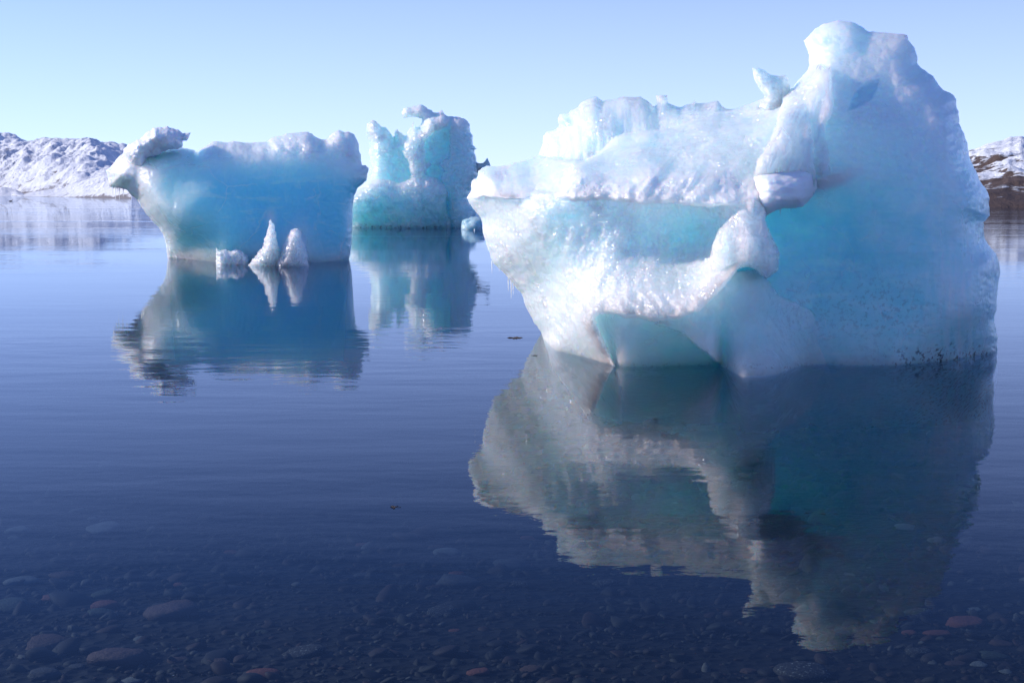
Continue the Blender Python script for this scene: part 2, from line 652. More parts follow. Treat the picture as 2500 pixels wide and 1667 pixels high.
def hill(name, sky_line, shore_line, deep, mat, amp, nscale, seed, nu=360, ns=90, prof=0.8, back=1.35):
    """terrain rising from a shore line to a ridge, both read off as bearings; falls again behind the ridge"""
    S = np.asarray(sky_line, float)
    H = np.asarray(shore_line, float)
    u = np.linspace(S[0, 0], S[-1, 0], nu)
    vt = np.interp(u, S[:, 0], S[:, 1])
    vt = vt + 2.2 * fbm(u / 22.0, u * 0 + seed, 4, seed)
    vsx = np.interp(u, H[:, 0], H[:, 1])
    Ys = plane_depth(u, vsx)
    s = np.concatenate([[-0.06], np.linspace(0, 1, ns), np.linspace(1.05, back + 0.6, 16)])
    U, Sg = np.meshgrid(u, s)
    Yr = Ys * 1.0 + deep
    Yg = Ys[None, :] + deep * Sg
    _, _, ztop = at_depth(u, vt, Yr)
    ztop = np.maximum(ztop, 0.3)
    up = np.clip(Sg, 0, 1)
    shp = np.where(Sg <= 1, up ** prof, 1 - np.clip((Sg - 1) / 0.9, 0, 1) ** 1.5)
    X = (U - 1250) / FPX / CP * Yg
    nz = ridged(X / nscale, Yg / nscale, 5, seed) - 0.35 + 0.6 * fbm(X / nscale * 3, Yg / nscale * 2, 4, seed + 9)
    env = np.sin(np.clip(Sg, 0, 1) * np.pi) ** 0.7
    Z = ztop[None, :] * shp + amp * nz * env * np.clip(ztop / ztop.max(), 0.15, 1)[None, :]
    Z = np.where(Sg < 0, -2.0, np.maximum(Z, 0.15 * np.clip(Sg * 40, 0, 1)))
    id_ = np.arange(U.size).reshape(U.shape)
    f = np.stack([id_[:-1, :-1], id_[:-1, 1:], id_[1:, 1:], id_[1:, :-1]], -1).reshape(-1, 4)
    return tag(mesh_obj(name, np.stack([X, Yg, Z], -1).reshape(-1, 3), f, mat, attrs={'high': np.clip(Z / ztop.max(), 0, 1)}), kind='structure')


M_HILL_L = hill_material('snowy_rock', (0.13, 0.115, 0.13), (0.24, 0.21, 0.22), 1.16, 1.30, 1.2, (0.80, 0.81, 0.86))
M_HILL_R = hill_material('brown_rock', (0.055, 0.034, 0.027), (0.13, 0.08, 0.06), 1.485, 1.56, .8)
zl = zoomer(0, 300, 2349 / 400)
main_line = [(-420, 352)] + zl([(-900, 330), (0, 330), (150, 300), (450, 268), (600, 250), (700, 235), (870, 225), (1100, 228), (1250, 225), (1400, 235), (1480, 250), (1540, 290), (1640, 360), (1760, 480), (2000, 640), (2300, 800)]) + [(520, 455), (900, 458), (1300, 455), (1700, 460)]
main_line = sorted(main_line)
hill('hill', main_line, [(-500, 477), (0, 477), (330, 481), (1700, 479)], 260, M_HILL_L, 7.5, 34, 21, nu=700, ns=160)
far_line = sorted([(-420, 330)] + zl([(-700, 200), (-200, 170), (0, 150), (65, 130), (130, 165), (250, 200), (340, 205), (400, 240), (520, 290), (1000, 330), (1400, 320), (1540, 290), (1640, 284), (1700, 292), (1800, 310), (1950, 360), (2300, 420)]) + [(520, 420), (700, 445), (1000, 452)])
hill('hill', far_line, [(-500, 473.0), (1000, 473.0)], 900, M_HILL_L, 18.0, 90, 31, nu=500, ns=120)
near_line = sorted(zl([(-600, 1010), (0, 940), (160, 915), (300, 960), (420, 1020), (560, 985), (800, 960), (1000, 930), (1200, 850), (1400, 790), (1560, 750), (1900, 700), (2600, 760)]) + [(560, 450), (700, 458), (900, 464)])
hill('hill', near_line, [(-200, 478), (40, 478.5), (120, 480.5), (330, 485), (900, 483)], 60, M_HILL_L, 1.3, 11, 41, nu=600, ns=60)
zr = zoomer(2300, 300, 747 / 200)
right_line = [(2150, 430), (2250, 395)] + zr([(230, 240), (330, 210), (450, 170), (550, 140), (650, 128), (690, 138), (747, 135)]) + [(2560, 330), (2700, 318), (2900, 330), (3300, 372), (3700, 400), (4200, 430), (4700, 452)]
hill('hill', right_line, [(2150, 506), (2500, 507), (3300, 510), (4700, 508)], 95, M_HILL_R, 2.2, 17, 51, nu=640, ns=140)

# ------------------------------------------------------------------ large iceberg on the right
big_left = z4([(600, 1000), (540, 890), (490, 800), (460, 710), (420, 660), (350, 580), (260, 490), (215, 390), (185, 280), (165, 160), (110, 90), (75, 40), (65, 0)])
big_top = z3([(78, 1140), (110, 1060), (115, 980), (140, 960), (165, 960), (180, 890), (210, 860), (270, 842), (380, 850), (440, 840), (500, 810), (620, 790), (680, 760), (722, 745), (740, 690), (765, 640), (770, 570), (800, 530), (880, 515), (910, 480), (905, 410), (925, 370), (1000, 370), (1020, 340), (1080, 310), (1120, 260), (1170, 240), (1230, 215), (1270, 215), (1310, 260), (1400, 245), (1490, 215), (1560, 210), (1660, 215), (1720, 260), (1780, 310), (1805, 260), (1800, 200), (1850, 195), (1895, 200), (1900, 270), (1960, 295), (2020, 310), (2080, 275), (2130, 270), (2150, 245), (2170, 275), (2230, 272)])
big_top2 = z5([(0, 685), (20, 678), (45, 682), (70, 715), (100, 742), (160, 745), (230, 720), (300, 700), (385, 665), (480, 640), (590, 580), (620, 570), (680, 500), (740, 410), (735, 330), (710, 270), (690, 220), (740, 180), (780, 130), (850, 95), (920, 75), (960, 62), (1040, 75), (1090, 85), (1160, 120), (1190, 150), (1260, 155), (1340, 155), (1430, 165), (1490, 175), (1500, 210), (1540, 270), (1565, 340), (1570, 390), (1600, 430), (1690, 490), (1740, 570), (1775, 605), (1820, 620), (1865, 665), (1865, 730), (1885, 760), (1890, 850), (1925, 940), (1945, 1000), (1960, 1090), (2000, 1190), (2050, 1290), (2090, 1350), (2118, 1430)])
big_right = z6([(1975, 180), (1975, 290), (1930, 340), (1935, 400), (1950, 470), (1980, 530), (2030, 580), (2050, 640), (2055, 700), (2045, 760), (2035, 850), (2030, 960), (2015, 1060), (2035, 1180), (2036, 1295)])
big_wl = z6([(2035, 1295), (1900, 1320), (1700, 1355), (1500, 1375), (1300, 1390), (960, 1393), (780, 1383), (600, 1390), (500, 1425), (400, 1460), (300, 1475), (160, 1475), (60, 1430), (0, 1382)]) + \
    z4([(1860, 1236), (1620, 1240), (1400, 1250), (1200, 1252), (1150, 1245), (950, 1190), (830, 1160), (700, 1130), (620, 1040), (600, 1000)])
big_sil = big_left + big_top + big_top2 + big_right + [(2434, 930), (2410, 1080), (2150, 1160), (1850, 1180), (1600, 1140), (1450, 1040), (1350, 900)]

big_layers = [
    dict(pts=[(1250, 430, .5), (1400, 300, .55), (1600, 280, .55), (1800, 250, .7), (2050, 90, .55), (2180, 110, .55), (2050, 250, 1.4), (2010, 330, 1.6), (2030, 420, 1.75), (1990, 470, 1.7), (2250, 300, 1.2), (1950, 400, 1.9),
              (2110, 350, 1.55), (2200, 450, 1.5), (2360, 450, 1.35), (2000, 600, 1.25), (2100, 700, 1.35), (2250, 620, 1.5), (2400, 640, 1.3), (2380, 760, 1.5), (2000, 850, 1.6),
              (2100, 890, 1.7), (2300, 870, 1.5), (1920, 560, 1.4), (1680, 550, 1.4), (1740, 600, 1.5), (1780, 510, 1.6), (1820, 560, 1.6), (1860, 520, 1.6), (1900, 700, 1.7), (1800, 400, 1.6), (1500, 800, 2.55), (1560, 770, 2.8), (1660, 770, 2.85), (1600, 830, 2.5), (1680, 820, 2.5), (1650, 880, 2.25), (1750, 870, 2.0), (1740, 740, 2.75), (1400, 800, 1.9), (1330, 780, 1.6)]),
    # sloping upper face that runs down to the white ledge
    dict(poly=z3([(60, 1140), (100, 960), (180, 880), (240, 850), (500, 812), (722, 755), (900, 770), (1130, 800), (1290, 725), (1430, 585), (1560, 545), (1750, 525), (1980, 500), (2100, 440), (2240, 400)])
         + z5([(100, 750), (385, 672), (560, 590), (660, 640), (640, 860), (560, 1020), (480, 1150), (440, 1270), (420, 1440)]) + [(1800, 500), (1740, 506), (1680, 502), (1640, 495), (1560, 498), (1480, 486), (1400, 492), (1340, 480), (1260, 486), (1180, 480)],
         pts=[(1150, 430, 1.9), (1250, 470, 2.35), (1400, 470, 2.55), (1550, 480, 2.65), (1680, 480, 2.7), (1790, 470, 2.6), (1250, 420, 1.7), (1400, 420, 2.15), (1550, 420, 2.3), (1700, 420, 2.35),
              (1300, 390, 1.0), (1450, 380, 1.6), (1500, 330, 1.0), (1620, 320, 1.2), (1720, 300, 1.15), (1800, 260, 0.95), (1880, 235, .95), (1850, 320, 1.6), (1830, 400, 2.2)],
         H=.14, w=13),
    # lower left slab with the curling lip
    dict(poly=[(1100, 470)] + big_left[::-1] + [(1300, 900), (1400, 1200), (1530, 1200), (1512, 930), (1500, 895), (1480, 850), (1462, 815), (1452, 778), (1465, 766), (1495, 765), (1535, 775), (1601, 782), (1657, 777), (1710, 755), (1747, 719), (1770, 692), (1800, 659),
          (1820, 600), (1840, 540), (1840, 485), (1760, 480), (1500, 470), (1300, 465)],
         pts=[(1180, 480, 1.85), (1300, 500, 2.3), (1400, 500, 2.42), (1500, 510, 2.5), (1620, 505, 2.4), (1740, 505, 2.4), (1300, 600, 2.1), (1450, 600, 2.45), (1560, 600, 2.35), (1660, 560, 2.22), (1740, 580, 2.25),
              (1680, 630, 2.3), (1600, 690, 2.85), (1550, 755, 3.05), (1660, 745, 3.1), (1740, 690, 3.05), (1790, 630, 2.9), (1430, 700, 2.55), (1400, 790, 2.35), (1450, 780, 2.8), (1480, 880, 2.5), (1350, 730, 2.0), (1380, 850, 2.0)],
         H=.16, w=10),
    # rounded bulge that reaches the water in front
    dict(poly=[(1765, 695), (1800, 664), (1846, 660), (1873, 685), (1900, 720), (1980, 760), (2080, 840), (2120, 900), (2140, 1200), (2000, 1200), (1850, 1200), (1780, 940), (1757, 888), (1717, 855), (1667, 812), (1600, 790), (1650, 765), (1715, 745)],
         pts=[(1690, 780, 2.95), (1780, 740, 2.8), (1850, 720, 2.4), (1790, 850, 2.62), (1860, 800, 2.3), (1820, 917, 2.75), (1920, 900, 2.25), (1950, 800, 1.75), (2050, 900, 1.55), (2080, 850, 1.3)], H=.08, w=14, k=0.15),
    # column falling from the peak, outer strip and inner strip
    dict(poly=z5([(745, 400), (830, 400), (870, 440), (905, 420), (905, 560), (915, 690), (900, 800), (855, 850), (850, 950), (880, 1040), (900, 1180), (900, 1240), (740, 1260), (640, 600)]),
         pts=[(2000, 180, 1.25), (2020, 250, 1.55), (2010, 330, 1.75), (2010, 420, 1.95)], H=.12, w=12, k=.05),
    dict(poly=z5([(312, 1400), (310, 1290), (350, 1150), (430, 1020), (500, 850), (540, 640), (600, 560), (680, 480), (745, 405), (770, 440), (700, 600), (715, 720), (745, 880), (765, 1000), (770, 1100), (780, 1260), (775, 1400)]),
         pts=[(1965, 165, 1.15), (1940, 220, 1.4), (1930, 300, 1.85), (1920, 380, 2.25), (1870, 430, 2.4), (1975, 430, 2.2), (1860, 470, 2.2), (1970, 470, 2.1)], H=.07, w=9, k=.04),
    dict(poly=z5([(345, 1150), (430, 1035), (500, 930), (530, 885), (575, 940), (600, 1000), (595, 1060), (520, 1140), (420, 1200)]), pts=[(1900, 370, 2.3), (1880, 410, 2.42)], H=.08, w=14),
    # curl of clear ice under the snow block
    dict(poly=[(1838, 466), (1826, 493), (1803, 513), (1777, 538), (1755, 562), (1738, 600), (1735, 650), (1740, 705), (1762, 698), (1782, 683), (1800, 659), (1820, 650), (1846, 657), (1860, 672), (1873, 681), (1899, 657), (1903, 616), (1883, 576), (1868, 540), (1866, 500)],
         pts=[(1840, 500, 2.6), (1780, 580, 2.95), (1840, 600, 3.05), (1880, 640, 2.9), (1760, 670, 2.9)], H=.2, w=16),
    # recessed dark notch on the tower
    dict(poly=z5([(1030, 755), (1062, 660), (1110, 580), (1185, 520), (1285, 505), (1262, 575), (1228, 665), (1150, 715)]), pts=[(0, 0, 0)], sub=.03, w=10),
]
BIG_NOTCH = len(big_layers) - 1


def rot(U, V, a):
    c, s = math.cos(a), math.sin(a)
    return U * c + V * s, -U * s + V * c


def big_relief(U, V, ids, ld, D):
    a, b = rot(U, V, math.radians(-52))                 # flutes climbing to the upper right
    flute = fbm(a / 260, b / 42, 4, 3)
    c, d = rot(U, V, math.radians(-75))
    flute2 = fbm(c / 300, d / 55, 4, 5)
    soft = fbm(U / 150, V / 150, 4, 8, .45)
    vert = fbm(U / 26, V / 190, 4, 14)
    R = 0.06 * soft
    R = R + np.where(ids == 1, (0.13 * flute) * smooth(-.35, .45, fbm(U / 170, V / 120, 2, 40)) + .10 * fbm(U / 120, V / 80, 3, 41) + 0.03 * ridged(U / 26, V / 18, 3, 2), 0)
    R = R + np.where(ids == 2, 0.09 * flute2 * smooth(-.3, .4, fbm(U / 140, V / 140, 2, 45)) + .05 * fbm(U / 110, V / 130, 3, 46) + 0.055 * ridged(U / 34, V / 34, 4, 6), 0)
    rear = (ids == 0) & (U < 1780)
    R = R + np.where(rear & (V < 480), 0.09 * vert + .10 * fbm(U / 70, V / 90, 3, 19), 0)
    R = R + np.where(ids >= 3, 0.05 * fbm(U / 40, V / 60, 4, 4), 0)
    R = R + np.where(ids == 7, .17 * ridged(U / 52, V / 80, 4, 60), 0)
    g1, g2 = rot(U, V, math.radians(-72))
    R = R + np.where((ids >= 4) & (ids <= 6), .12 * ridged(g1 / 220, g2 / 40, 3, 63), 0)
    wall = (ids == 0) & (U >= 1780)
    top = smooth(520, 300, V)
    R = R + np.where(wall, top * (.07 * ridged(U / 120, V / 150, 4, 50) + .03 * fbm(U / 18, V / 14, 3, 51)) + .004 * fbm(U / 300, V / 9, 3, 52) + .02 * fbm(U / 60, V / 320, 3, 53) + .04 * fbm(U / 130, V / 90, 3, 54), 0)
    grain = 0.012 * fbm(U / 7, V / 7, 2, 9) * np.where(ids == 2, 1.4, np.where(ids == 1, 1.0, .35))
    ff = smooth(1330, 1480, U) * smooth(760, 830, V) * (ids == 2)
    e, f = rot(U, V, math.radians(55))
    R = R + np.where(ids == 2, smooth(700, 800, V) * 0.06 * fbm(e / 90, f / 14, 3, 17), 0)
    return R + grain


def big_paint(U, V, ids, ld, D):
    n = fbm(U / 60, V / 60, 4, 30)
    n2 = fbm(U / 25, V / 25, 3, 33)
    wall = (ids == 0) & (U > 1780)
    f = np.zeros(U.shape)
    f = np.where(ids == 1, .42 + .5 * n + smooth(400, 450, V + 25 * n) * .5, f)
    f = np.where(ids == 2, .5 + .5 * n - .55 * gauss(U, V, 1680, 545, 95, 50) - .25 * gauss(U, V, 1360, 560, 40, 90) + .15 * smooth(1400, 1200, U), f)
    f = np.where((ids == 0) & (U <= 1800) & (V < 560), .35 + .5 * n, f)
    f = np.where(wall, smooth(470, 200, V + 60 * n) * .55, f)
    f = np.where((ids == 0) & (V > 700) & (U < 1800), .02, f)
    f = np.where(ids == 3, .08 + .35 * gauss(U, V, 1830, 740, 40, 60), f)
    f = np.where((ids >= 4) & (ids <= 6), .35 + .5 * n, f)
    f = np.where(ids == 7, .12 + .6 * n2, f)
    f = np.where((ids == 7) & (V < 520), .7, f)
    # bands of old snow in the wall
    band = gauss(U, 0 * V, 2020, 0, 85, 1) * np.exp(-((V - (452 - (U - 1980) * .28 + 6 * n)) / 22.0) ** 2) * (ids == 0)
    f = np.maximum(f, 1.1 * band)
    b = np.where(wall, smooth(330, 560, V + 60 * n) * (.55 + .45 * n), 0)
    b = b + np.where(wall, .35 * gauss(U, V, 2150, 760, 260, 160), 0)
    b = np.where((ids == 0) & (V > 700) & (U < 1800), (.10 + .3 * n), b)
    b = np.where(ids == 3, .3 + .3 * n, b)
    b = np.where(ids == 2, .28 * gauss(U, V, 1690, 540, 100, 55) + .35 * gauss(U, V, 1360, 560, 30, 80), b)
    b = np.where(ids == 1, .12 + .4 * np.clip(n2 + n, 0, 1), b)
    f = np.maximum(f, (.45 + .7 * fbm(U / 14, V / 110, 3, 71)) * gauss(U, V, 2340, 720, 80, 150) * (ids == 0))
    notch = smooth(-2, 4, ld[BIG_NOTCH]) * (ids == 0)
    c = .5 * notch
    c = np.maximum(c, .55 * (gauss(U, V, 2020, 95, 60, 35) + gauss(U, V, 2335, 275, 30, 22)) * smooth(.0, .3, n2 + .1))
    c = np.maximum(c, .6 * (V < 330) * (U < 1760) * (U > 1590) * smooth(26, 4, D) * smooth(-.1, .25, n2))
    c = np.maximum(c, .7 * gauss(U, V, 1380, 297, 16, 12))
    g = smooth(835, 868, V - 24 * n2) * smooth(2080, 2340, U) * 1.0 + .45 * smooth(880, 900, V) * (U > 1500) * (V < 900)
    g = g + .25 * gauss(U, V, 2150, 760, 160, 90) * (ids == 0) + .18 * gauss(U, V, 1930, 790, 70, 80)
    s = np.where(ids == 2, .55 + .6 * n, np.where(ids == 1, .35 + .5 * n, np.where(ids == 7, .9, np.where((ids >= 4) & (ids <= 6), .5 + n, .1))))
    s = np.where((ids == 0) & (U < 1780) & (V < 480), .5 + n, s)
    return dict(frost=np.clip(f, 0, 1), blue=np.clip(b, 0, 1), clear=np.clip(c, 0, 1), grit=np.clip(g, 0, 1), spark=np.clip(s, 0, 1))


big = empty('iceberg', (0.0 + float(at_depth(1850, 900, 14.6)[0]), 14.6, 0))
tag(big, 'largest pale blue iceberg with a tall peak and a white snow ledge', 'iceberg', 'icebergs aground in the shallow fjord')
big_ys = lambda U, V: 16.0 - (U - 1150) / 1290 * 1.6
big_ws = lambda U, V: np.interp(U, [1150, 1500, 1800, 2200, 2440], [190, 130, 80, 90, 70]) * (.7 + .3 * smooth(300, 560, V))
big_body = ice_body('ice_body', big_sil, big_layers, big_ys, M_ICE, big, 2.5, big_ws, (2.2, 260), big_wl, ((3.5, 45), (1.4, 12)), big_relief, big_paint)

# white snow block on the ledge
blk = z5([(305, 1262), (345, 1238), (420, 1228), (560, 1212), (690, 1205), (772, 1228), (795, 1290), (795, 1350), (770, 1410), (735, 1450), (690, 1490), (640, 1497), (560, 1503), (500, 1512), (440, 1540), (395, 1575), (340, 1590), (300, 1570), (262, 1540), (285, 1450), (315, 1380)])
Yk = depth_at(big_body, 1905, 480)
bu, bv, bY = SURF[big_body.name]
brow = bY[int(np.searchsorted(bv, 428))]
bsm = np.convolve(np.pad(brow, 12, mode='edge'), np.ones(25) / 25, mode='valid')
ice_body('snow_block', blk, [dict(pts=[(1840, 436, .30), (1980, 432, .30), (1910, 432, .30), (1840, 470, .38), (1980, 465, .36), (1910, 475, .46), (1900, 510, .30)])],
         lambda U, V: np.interp(U, bu, np.clip(bsm, 12.2, 13.2)) + .17, M_SNOW, big, 2.5, lambda U, V: np.interp(V, [425, 445, 480], [7, 20, 26]), (.9, 40), None,
         ((2.0, 25), (1.0, 8)), lambda U, V, i, l, D: .03 * fbm(U / 40, V / 18, 3, 3) - .04 * np.exp(-((V - 470) / 15.0) ** 2),
         lambda U, V, i, l, D: dict(frost=1 + 0 * U, spark=.25 * smooth(450, 430, V)))
# horn of clear ice standing on the ridge
horn = z5([(300, 430), (345, 428), (400, 450), (440, 482), (500, 490), (560, 483), (580, 515), (592, 570), (600, 690), (540, 780), (420, 790), (350, 720), (375, 680), (395, 642), (360, 590), (320, 520)])
ice_body('ice_horn', horn, [dict(pts=[(1840, 170, .14), (1870, 200, .22), (1900, 210, .2), (1890, 260, .45)])], lambda U, V: 0 * U + 14.5, M_CLEAR, big, 2.0, lambda U, V: 22.0, (.2, 24), None,
         ((1.5, 18),), lambda U, V, i, l, D: .05 * ridged(U / 30, V / 30, 3, 5), lambda U, V, i, l, D: dict(frost=.2 + .5 * smooth(0, .3, fbm(U / 14, V / 14, 3, 6)), spark=1 + 0 * U, clear=.5 * smooth(180, 165, V)))
for (u, v, L, w) in ((1201, 640, 32, 3.4), (1219, 652, 12, 2.4), (1241, 683, 34, 3.2), (1248, 690, 46, 3.6), (1253, 694, 30, 2.8), (1890, 512, 8, 3), (1905, 510, 19, 4), (1931, 507, 12, 3.2), (1158, 560, 10, 2.2)):
    icicle(big, u, v, L, 12.85 if u > 1800 else depth_at(big_body, u + 6, v - 4) - 0.02, w, M_CLEAR)

# ------------------------------------------------------------------ deep blue iceberg on the left
left_l = z1([(600, 1240), (590, 1140), (565, 1050), (520, 990), (470, 940), (420, 870), (370, 800), (330, 760), (290, 710), (240, 695), (180, 695), (150, 680), (140, 620), (120, 560)])
left_t = z1([(150, 540), (185, 505), (215, 465), (250, 430), (280, 410), (340, 420), (430, 430), (560, 400), (715, 378), (760, 388), (800, 402), (826, 425), (832, 412), (870, 385), (900, 370), (950, 340), (1000, 340), (1060, 345), (1110, 335), (1180, 345), (1250, 350), (1310, 340), (1380, 335), (1410, 305), (1480, 290), (1520, 275), (1600, 270), (1640, 262), (1690, 262), (1740, 290), (1790, 320), (1830, 325), (1860, 290), (1900, 260), (1930, 245), (1980, 265), (2010, 260), (2050, 285), (2080, 345), (2085, 400), (2100, 440), (2110, 520), (2140, 520), (2160, 540), (2155, 580), (2145, 640), (2115, 665), (2070, 700), (2050, 740), (2035, 830), (2035, 1000), (2028, 1150), (2010, 1240), (2002, 1262)])
left_wl = z1([(2002, 1262), (1900, 1270), (1780, 1276), (1650, 1281), (1450, 1284), (1230, 1280), (980, 1274), (900, 1265), (760, 1252), (600, 1240)])
left_sil = left_l + left_t + z1([(1995, 1400), (1960, 2200), (1500, 2350), (900, 2300), (660, 2100), (612, 1340)])
left_layers = [
    dict(pts=[tuple(z1([p[:2]])[0]) + (p[2],) for p in [(200, 600, 1.5), (450, 520, 2.4), (450, 800, 2.7), (700, 700, 2.85), (700, 1000, 2.8), (650, 1200, .9), (800, 1180, 1.7), (920, 1200, 2.5), (900, 450, 2.3), (900, 600, 2.65), (1300, 400, 1.8), (1300, 600, 2.2), (1650, 350, 1.4),
                                               (1650, 600, 1.75), (1960, 330, 1.0), (1950, 600, 1.25), (1200, 900, 2.3), (1600, 900, 1.85), (1900, 900, 1.35), (1200, 1200, 2.35), (1600, 1250, 1.95), (1900, 1200, 1.3), (2100, 600, .7)]]),
    dict(poly=z1([(120, 560), (215, 465), (300, 440), (420, 480), (415, 620), (400, 700), (330, 750), (240, 700), (150, 680)]), pts=[(280, 420, 2.0), (330, 450, 2.3)], H=.25, w=18, k=.1),
]


def left_relief(U, V, ids, ld, D):
    t = smooth(405, 370, V)
    return (.04 + .08 * t) * fbm(U / 130, V / 160, 4, 8, .45) + t * (.22 * fbm(U / 60, V / 40, 4, 15) + .06 * ridged(U / 14, V / 14, 3, 18)) + .02 * fbm(U / 10, V / 10, 2, 6)


def left_paint(U, V, ids, ld, D):
    n = fbm(U / 45, V / 45, 4, 44)
    f = smooth(420, 340, V + 26 * n) * smooth(420, 520, U) * .72
    f = np.maximum(f, smooth(460, 400, V + 14 * n) * smooth(780, 860, U) * .6)
    f = np.maximum(f, .55 * smooth(40, 4, D) * smooth(520, 400, U))
    f = np.maximum(f, smooth(585, 625, V + 12 * n) * smooth(540, 420, U) * .85)
    f = np.maximum(f, .30 * smooth(600, 645, V + 16 * n))
    f = np.maximum(f, smooth(395, 330, U + 14 * n) * .9)
    f = np.maximum(f, .6 * gauss(U, V, 662, 535, 12, 26))
    f = np.maximum(f, (.75 + .5 * n) * gauss(U, V, 672, 640, 62, 34))
    f = np.maximum(f, (.75 + .5 * n) * gauss(U, V, 725, 620, 34, 60))
    f = np.maximum(f, (.7 + .5 * n) * gauss(U, V, 565, 636, 50, 20))
    b = smooth(300, 560, U + 30 * n) * smooth(370, 470, V) * .95 * (1 - .25 * smooth(560, 640, V))
    b = np.maximum(b, .12)
    s = smooth(590, 625, V) * smooth(540, 420, U) + smooth(16, 3, D) * smooth(470, 380, U) + .5 * smooth(370, 350, V)
    return dict(frost=np.clip(f, 0, 1), blue=np.clip(b * (1 - f), 0, 1), spark=np.clip(s, 0, 1))


lft = empty('iceberg', (float(at_depth(600, 640, 33.0)[0]), 33.0, 0))
tag(lft, 'deep blue iceberg with a snow lump on its beak-like overhang', 'iceberg', 'icebergs aground in the shallow fjord')
left_body = ice_body('ice_body', left_sil, left_layers, lambda U, V: np.interp(U, [260, 420, 600, 880], [34.5, 34.7, 34.2, 33.7]), M_ICE_DEEP, lft, 2.2,
                     lambda U, V: np.interp(U, [260, 330, 420, 700, 800, 900], [36, 44, 58, 60, 34, 26]) * (.8 + .2 * smooth(340, 480, V)), (2.2, 120), left_wl, ((2.6, 34), (1.3, 9)), left_relief, left_paint, water_fall=90)
cap = z1([(255, 425), (262, 385), (300, 355), (350, 335), (400, 300), (440, 265), (490, 232), (540, 228), (600, 218), (650, 235), (690, 250), (720, 272), (750, 268), (785, 272), (770, 300), (745, 330), (722, 335), (712, 378), (640, 398), (560, 420), (500, 450), (440, 465), (425, 520), (400, 548), (350, 545), (310, 520), (285, 480)])
ice_body('snow_cap', cap, [dict(pts=[(340, 350, .75), (400, 340, .8), (440, 340, .7), (330, 395, .55)])], lambda U, V: 32.8 + 0 * U, M_SNOW, lft, 1.8, lambda U, V: 26.0, (1.2, 36), None, ((3, 22), (1.6, 7)),
         lambda U, V, i, l, D: .2 * fbm(U / 40, V / 30, 3, 6) + .025 * fbm(U / 8, V / 8, 2, 3), lambda U, V, i, l, D: dict(frost=.95 + 0 * U, spark=.3 + 0 * U))
for poly, yy, bb in (([(1400, 935), (1428, 990), (1455, 1100), (1480, 1200), (1500, 1340), (1240, 1340), (1226, 1285), (1270, 1240), (1320, 1180), (1350, 1110), (1375, 1020), (1388, 965)], 31.15, .45),
                     ([(1600, 1005), (1635, 1030), (1645, 1090), (1665, 1160), (1690, 1240), (1700, 1345), (1430, 1345), (1422, 1275), (1470, 1210), (1500, 1130), (1520, 1070), (1560, 1020)], 31.0, .45)):
    ice_body('ice_cone', z1(poly), [dict(pts=[(650, 600, bb), (650, 640, bb)])], lambda U, V, yy=yy: yy + 0 * U, M_ICE, lft, 1.6, lambda U, V: 26.0, (.5, 30), None, ((3.6, 16), (2.4, 6)),
             lambda U, V, i, l, D: .16 * ridged(U / 12, V / 20, 3, 9) + .08 * ridged(U / 5, V / 6, 2, 29), lambda U, V, i, l, D: dict(frost=.5 - .35 * smooth(0, 22, D) * smooth(560, 640, V), spark=1 + 0 * U), undercut=.0)
foot = z1([(976, 1155), (1000, 1182), (1040, 1172), (1090, 1186), (1140, 1168), (1190, 1190), (1225, 1232), (1240, 1330), (976, 1330)])
ice_body('ice_foot', foot, [dict(pts=[(560, 620, .3), (580, 640, .3)])], lambda U, V: 31.6 + 0 * U, M_ICE, lft, 1.6, lambda U, V: 14.0, (.4, 20), None, ((1.6, 12), (1.2, 5)),
         lambda U, V, i, l, D: .12 * fbm(U / 8, V / 12, 3, 19), lambda U, V, i, l, D: dict(frost=.8 + 0 * U, spark=1 + 0 * U))
for (u, v, L) in ((275, 459, 26), (281, 459, 38), (291, 460, 36), (301, 462, 22), (286, 460, 14)):
    icicle(lft, u, v, L, depth_at(left_body, u, v - 5) - .05, 2.6, M_CLEAR)

# ------------------------------------------------------------------ ragged middle iceberg
mid_sil = z2([(60, 1480), (60, 1150), (150, 1000), (270, 930), (330, 890), (350, 760), (345, 600), (345, 480), (310, 400), (320, 310), (370, 270), (400, 265), (430, 300), (470, 340), (520, 350), (560, 400), (580, 440), (612, 455), (605, 400), (630, 365), (660, 395), (700, 420), (725, 440), (750, 380), (790, 330), (800, 295), (830, 345), (868, 340), (890, 290), (885, 245), (820, 235), (740, 240), (700, 242), (680, 220), (690, 150), (730, 138), (780, 138), (830, 120), (870, 105), (920, 125), (980, 165), (1040, 200), (1090, 170), (1130, 210), (1180, 235), (1220, 230), (1290, 235), (1350, 260), (1380, 310), (1390, 380), (1415, 430), (1415, 520), (1460, 565), (1430, 585), (1450, 650), (1465, 710), (1480, 800), (1470, 850), (1450, 900), (1400, 980), (1375, 1080), (1410, 1150), (1480, 1240), (1540, 1330), (1540, 1480)])
mid_wl = z2([(60, 1372), (160, 1380), (600, 1386), (800, 1388), (1100, 1384), (1540, 1390)])
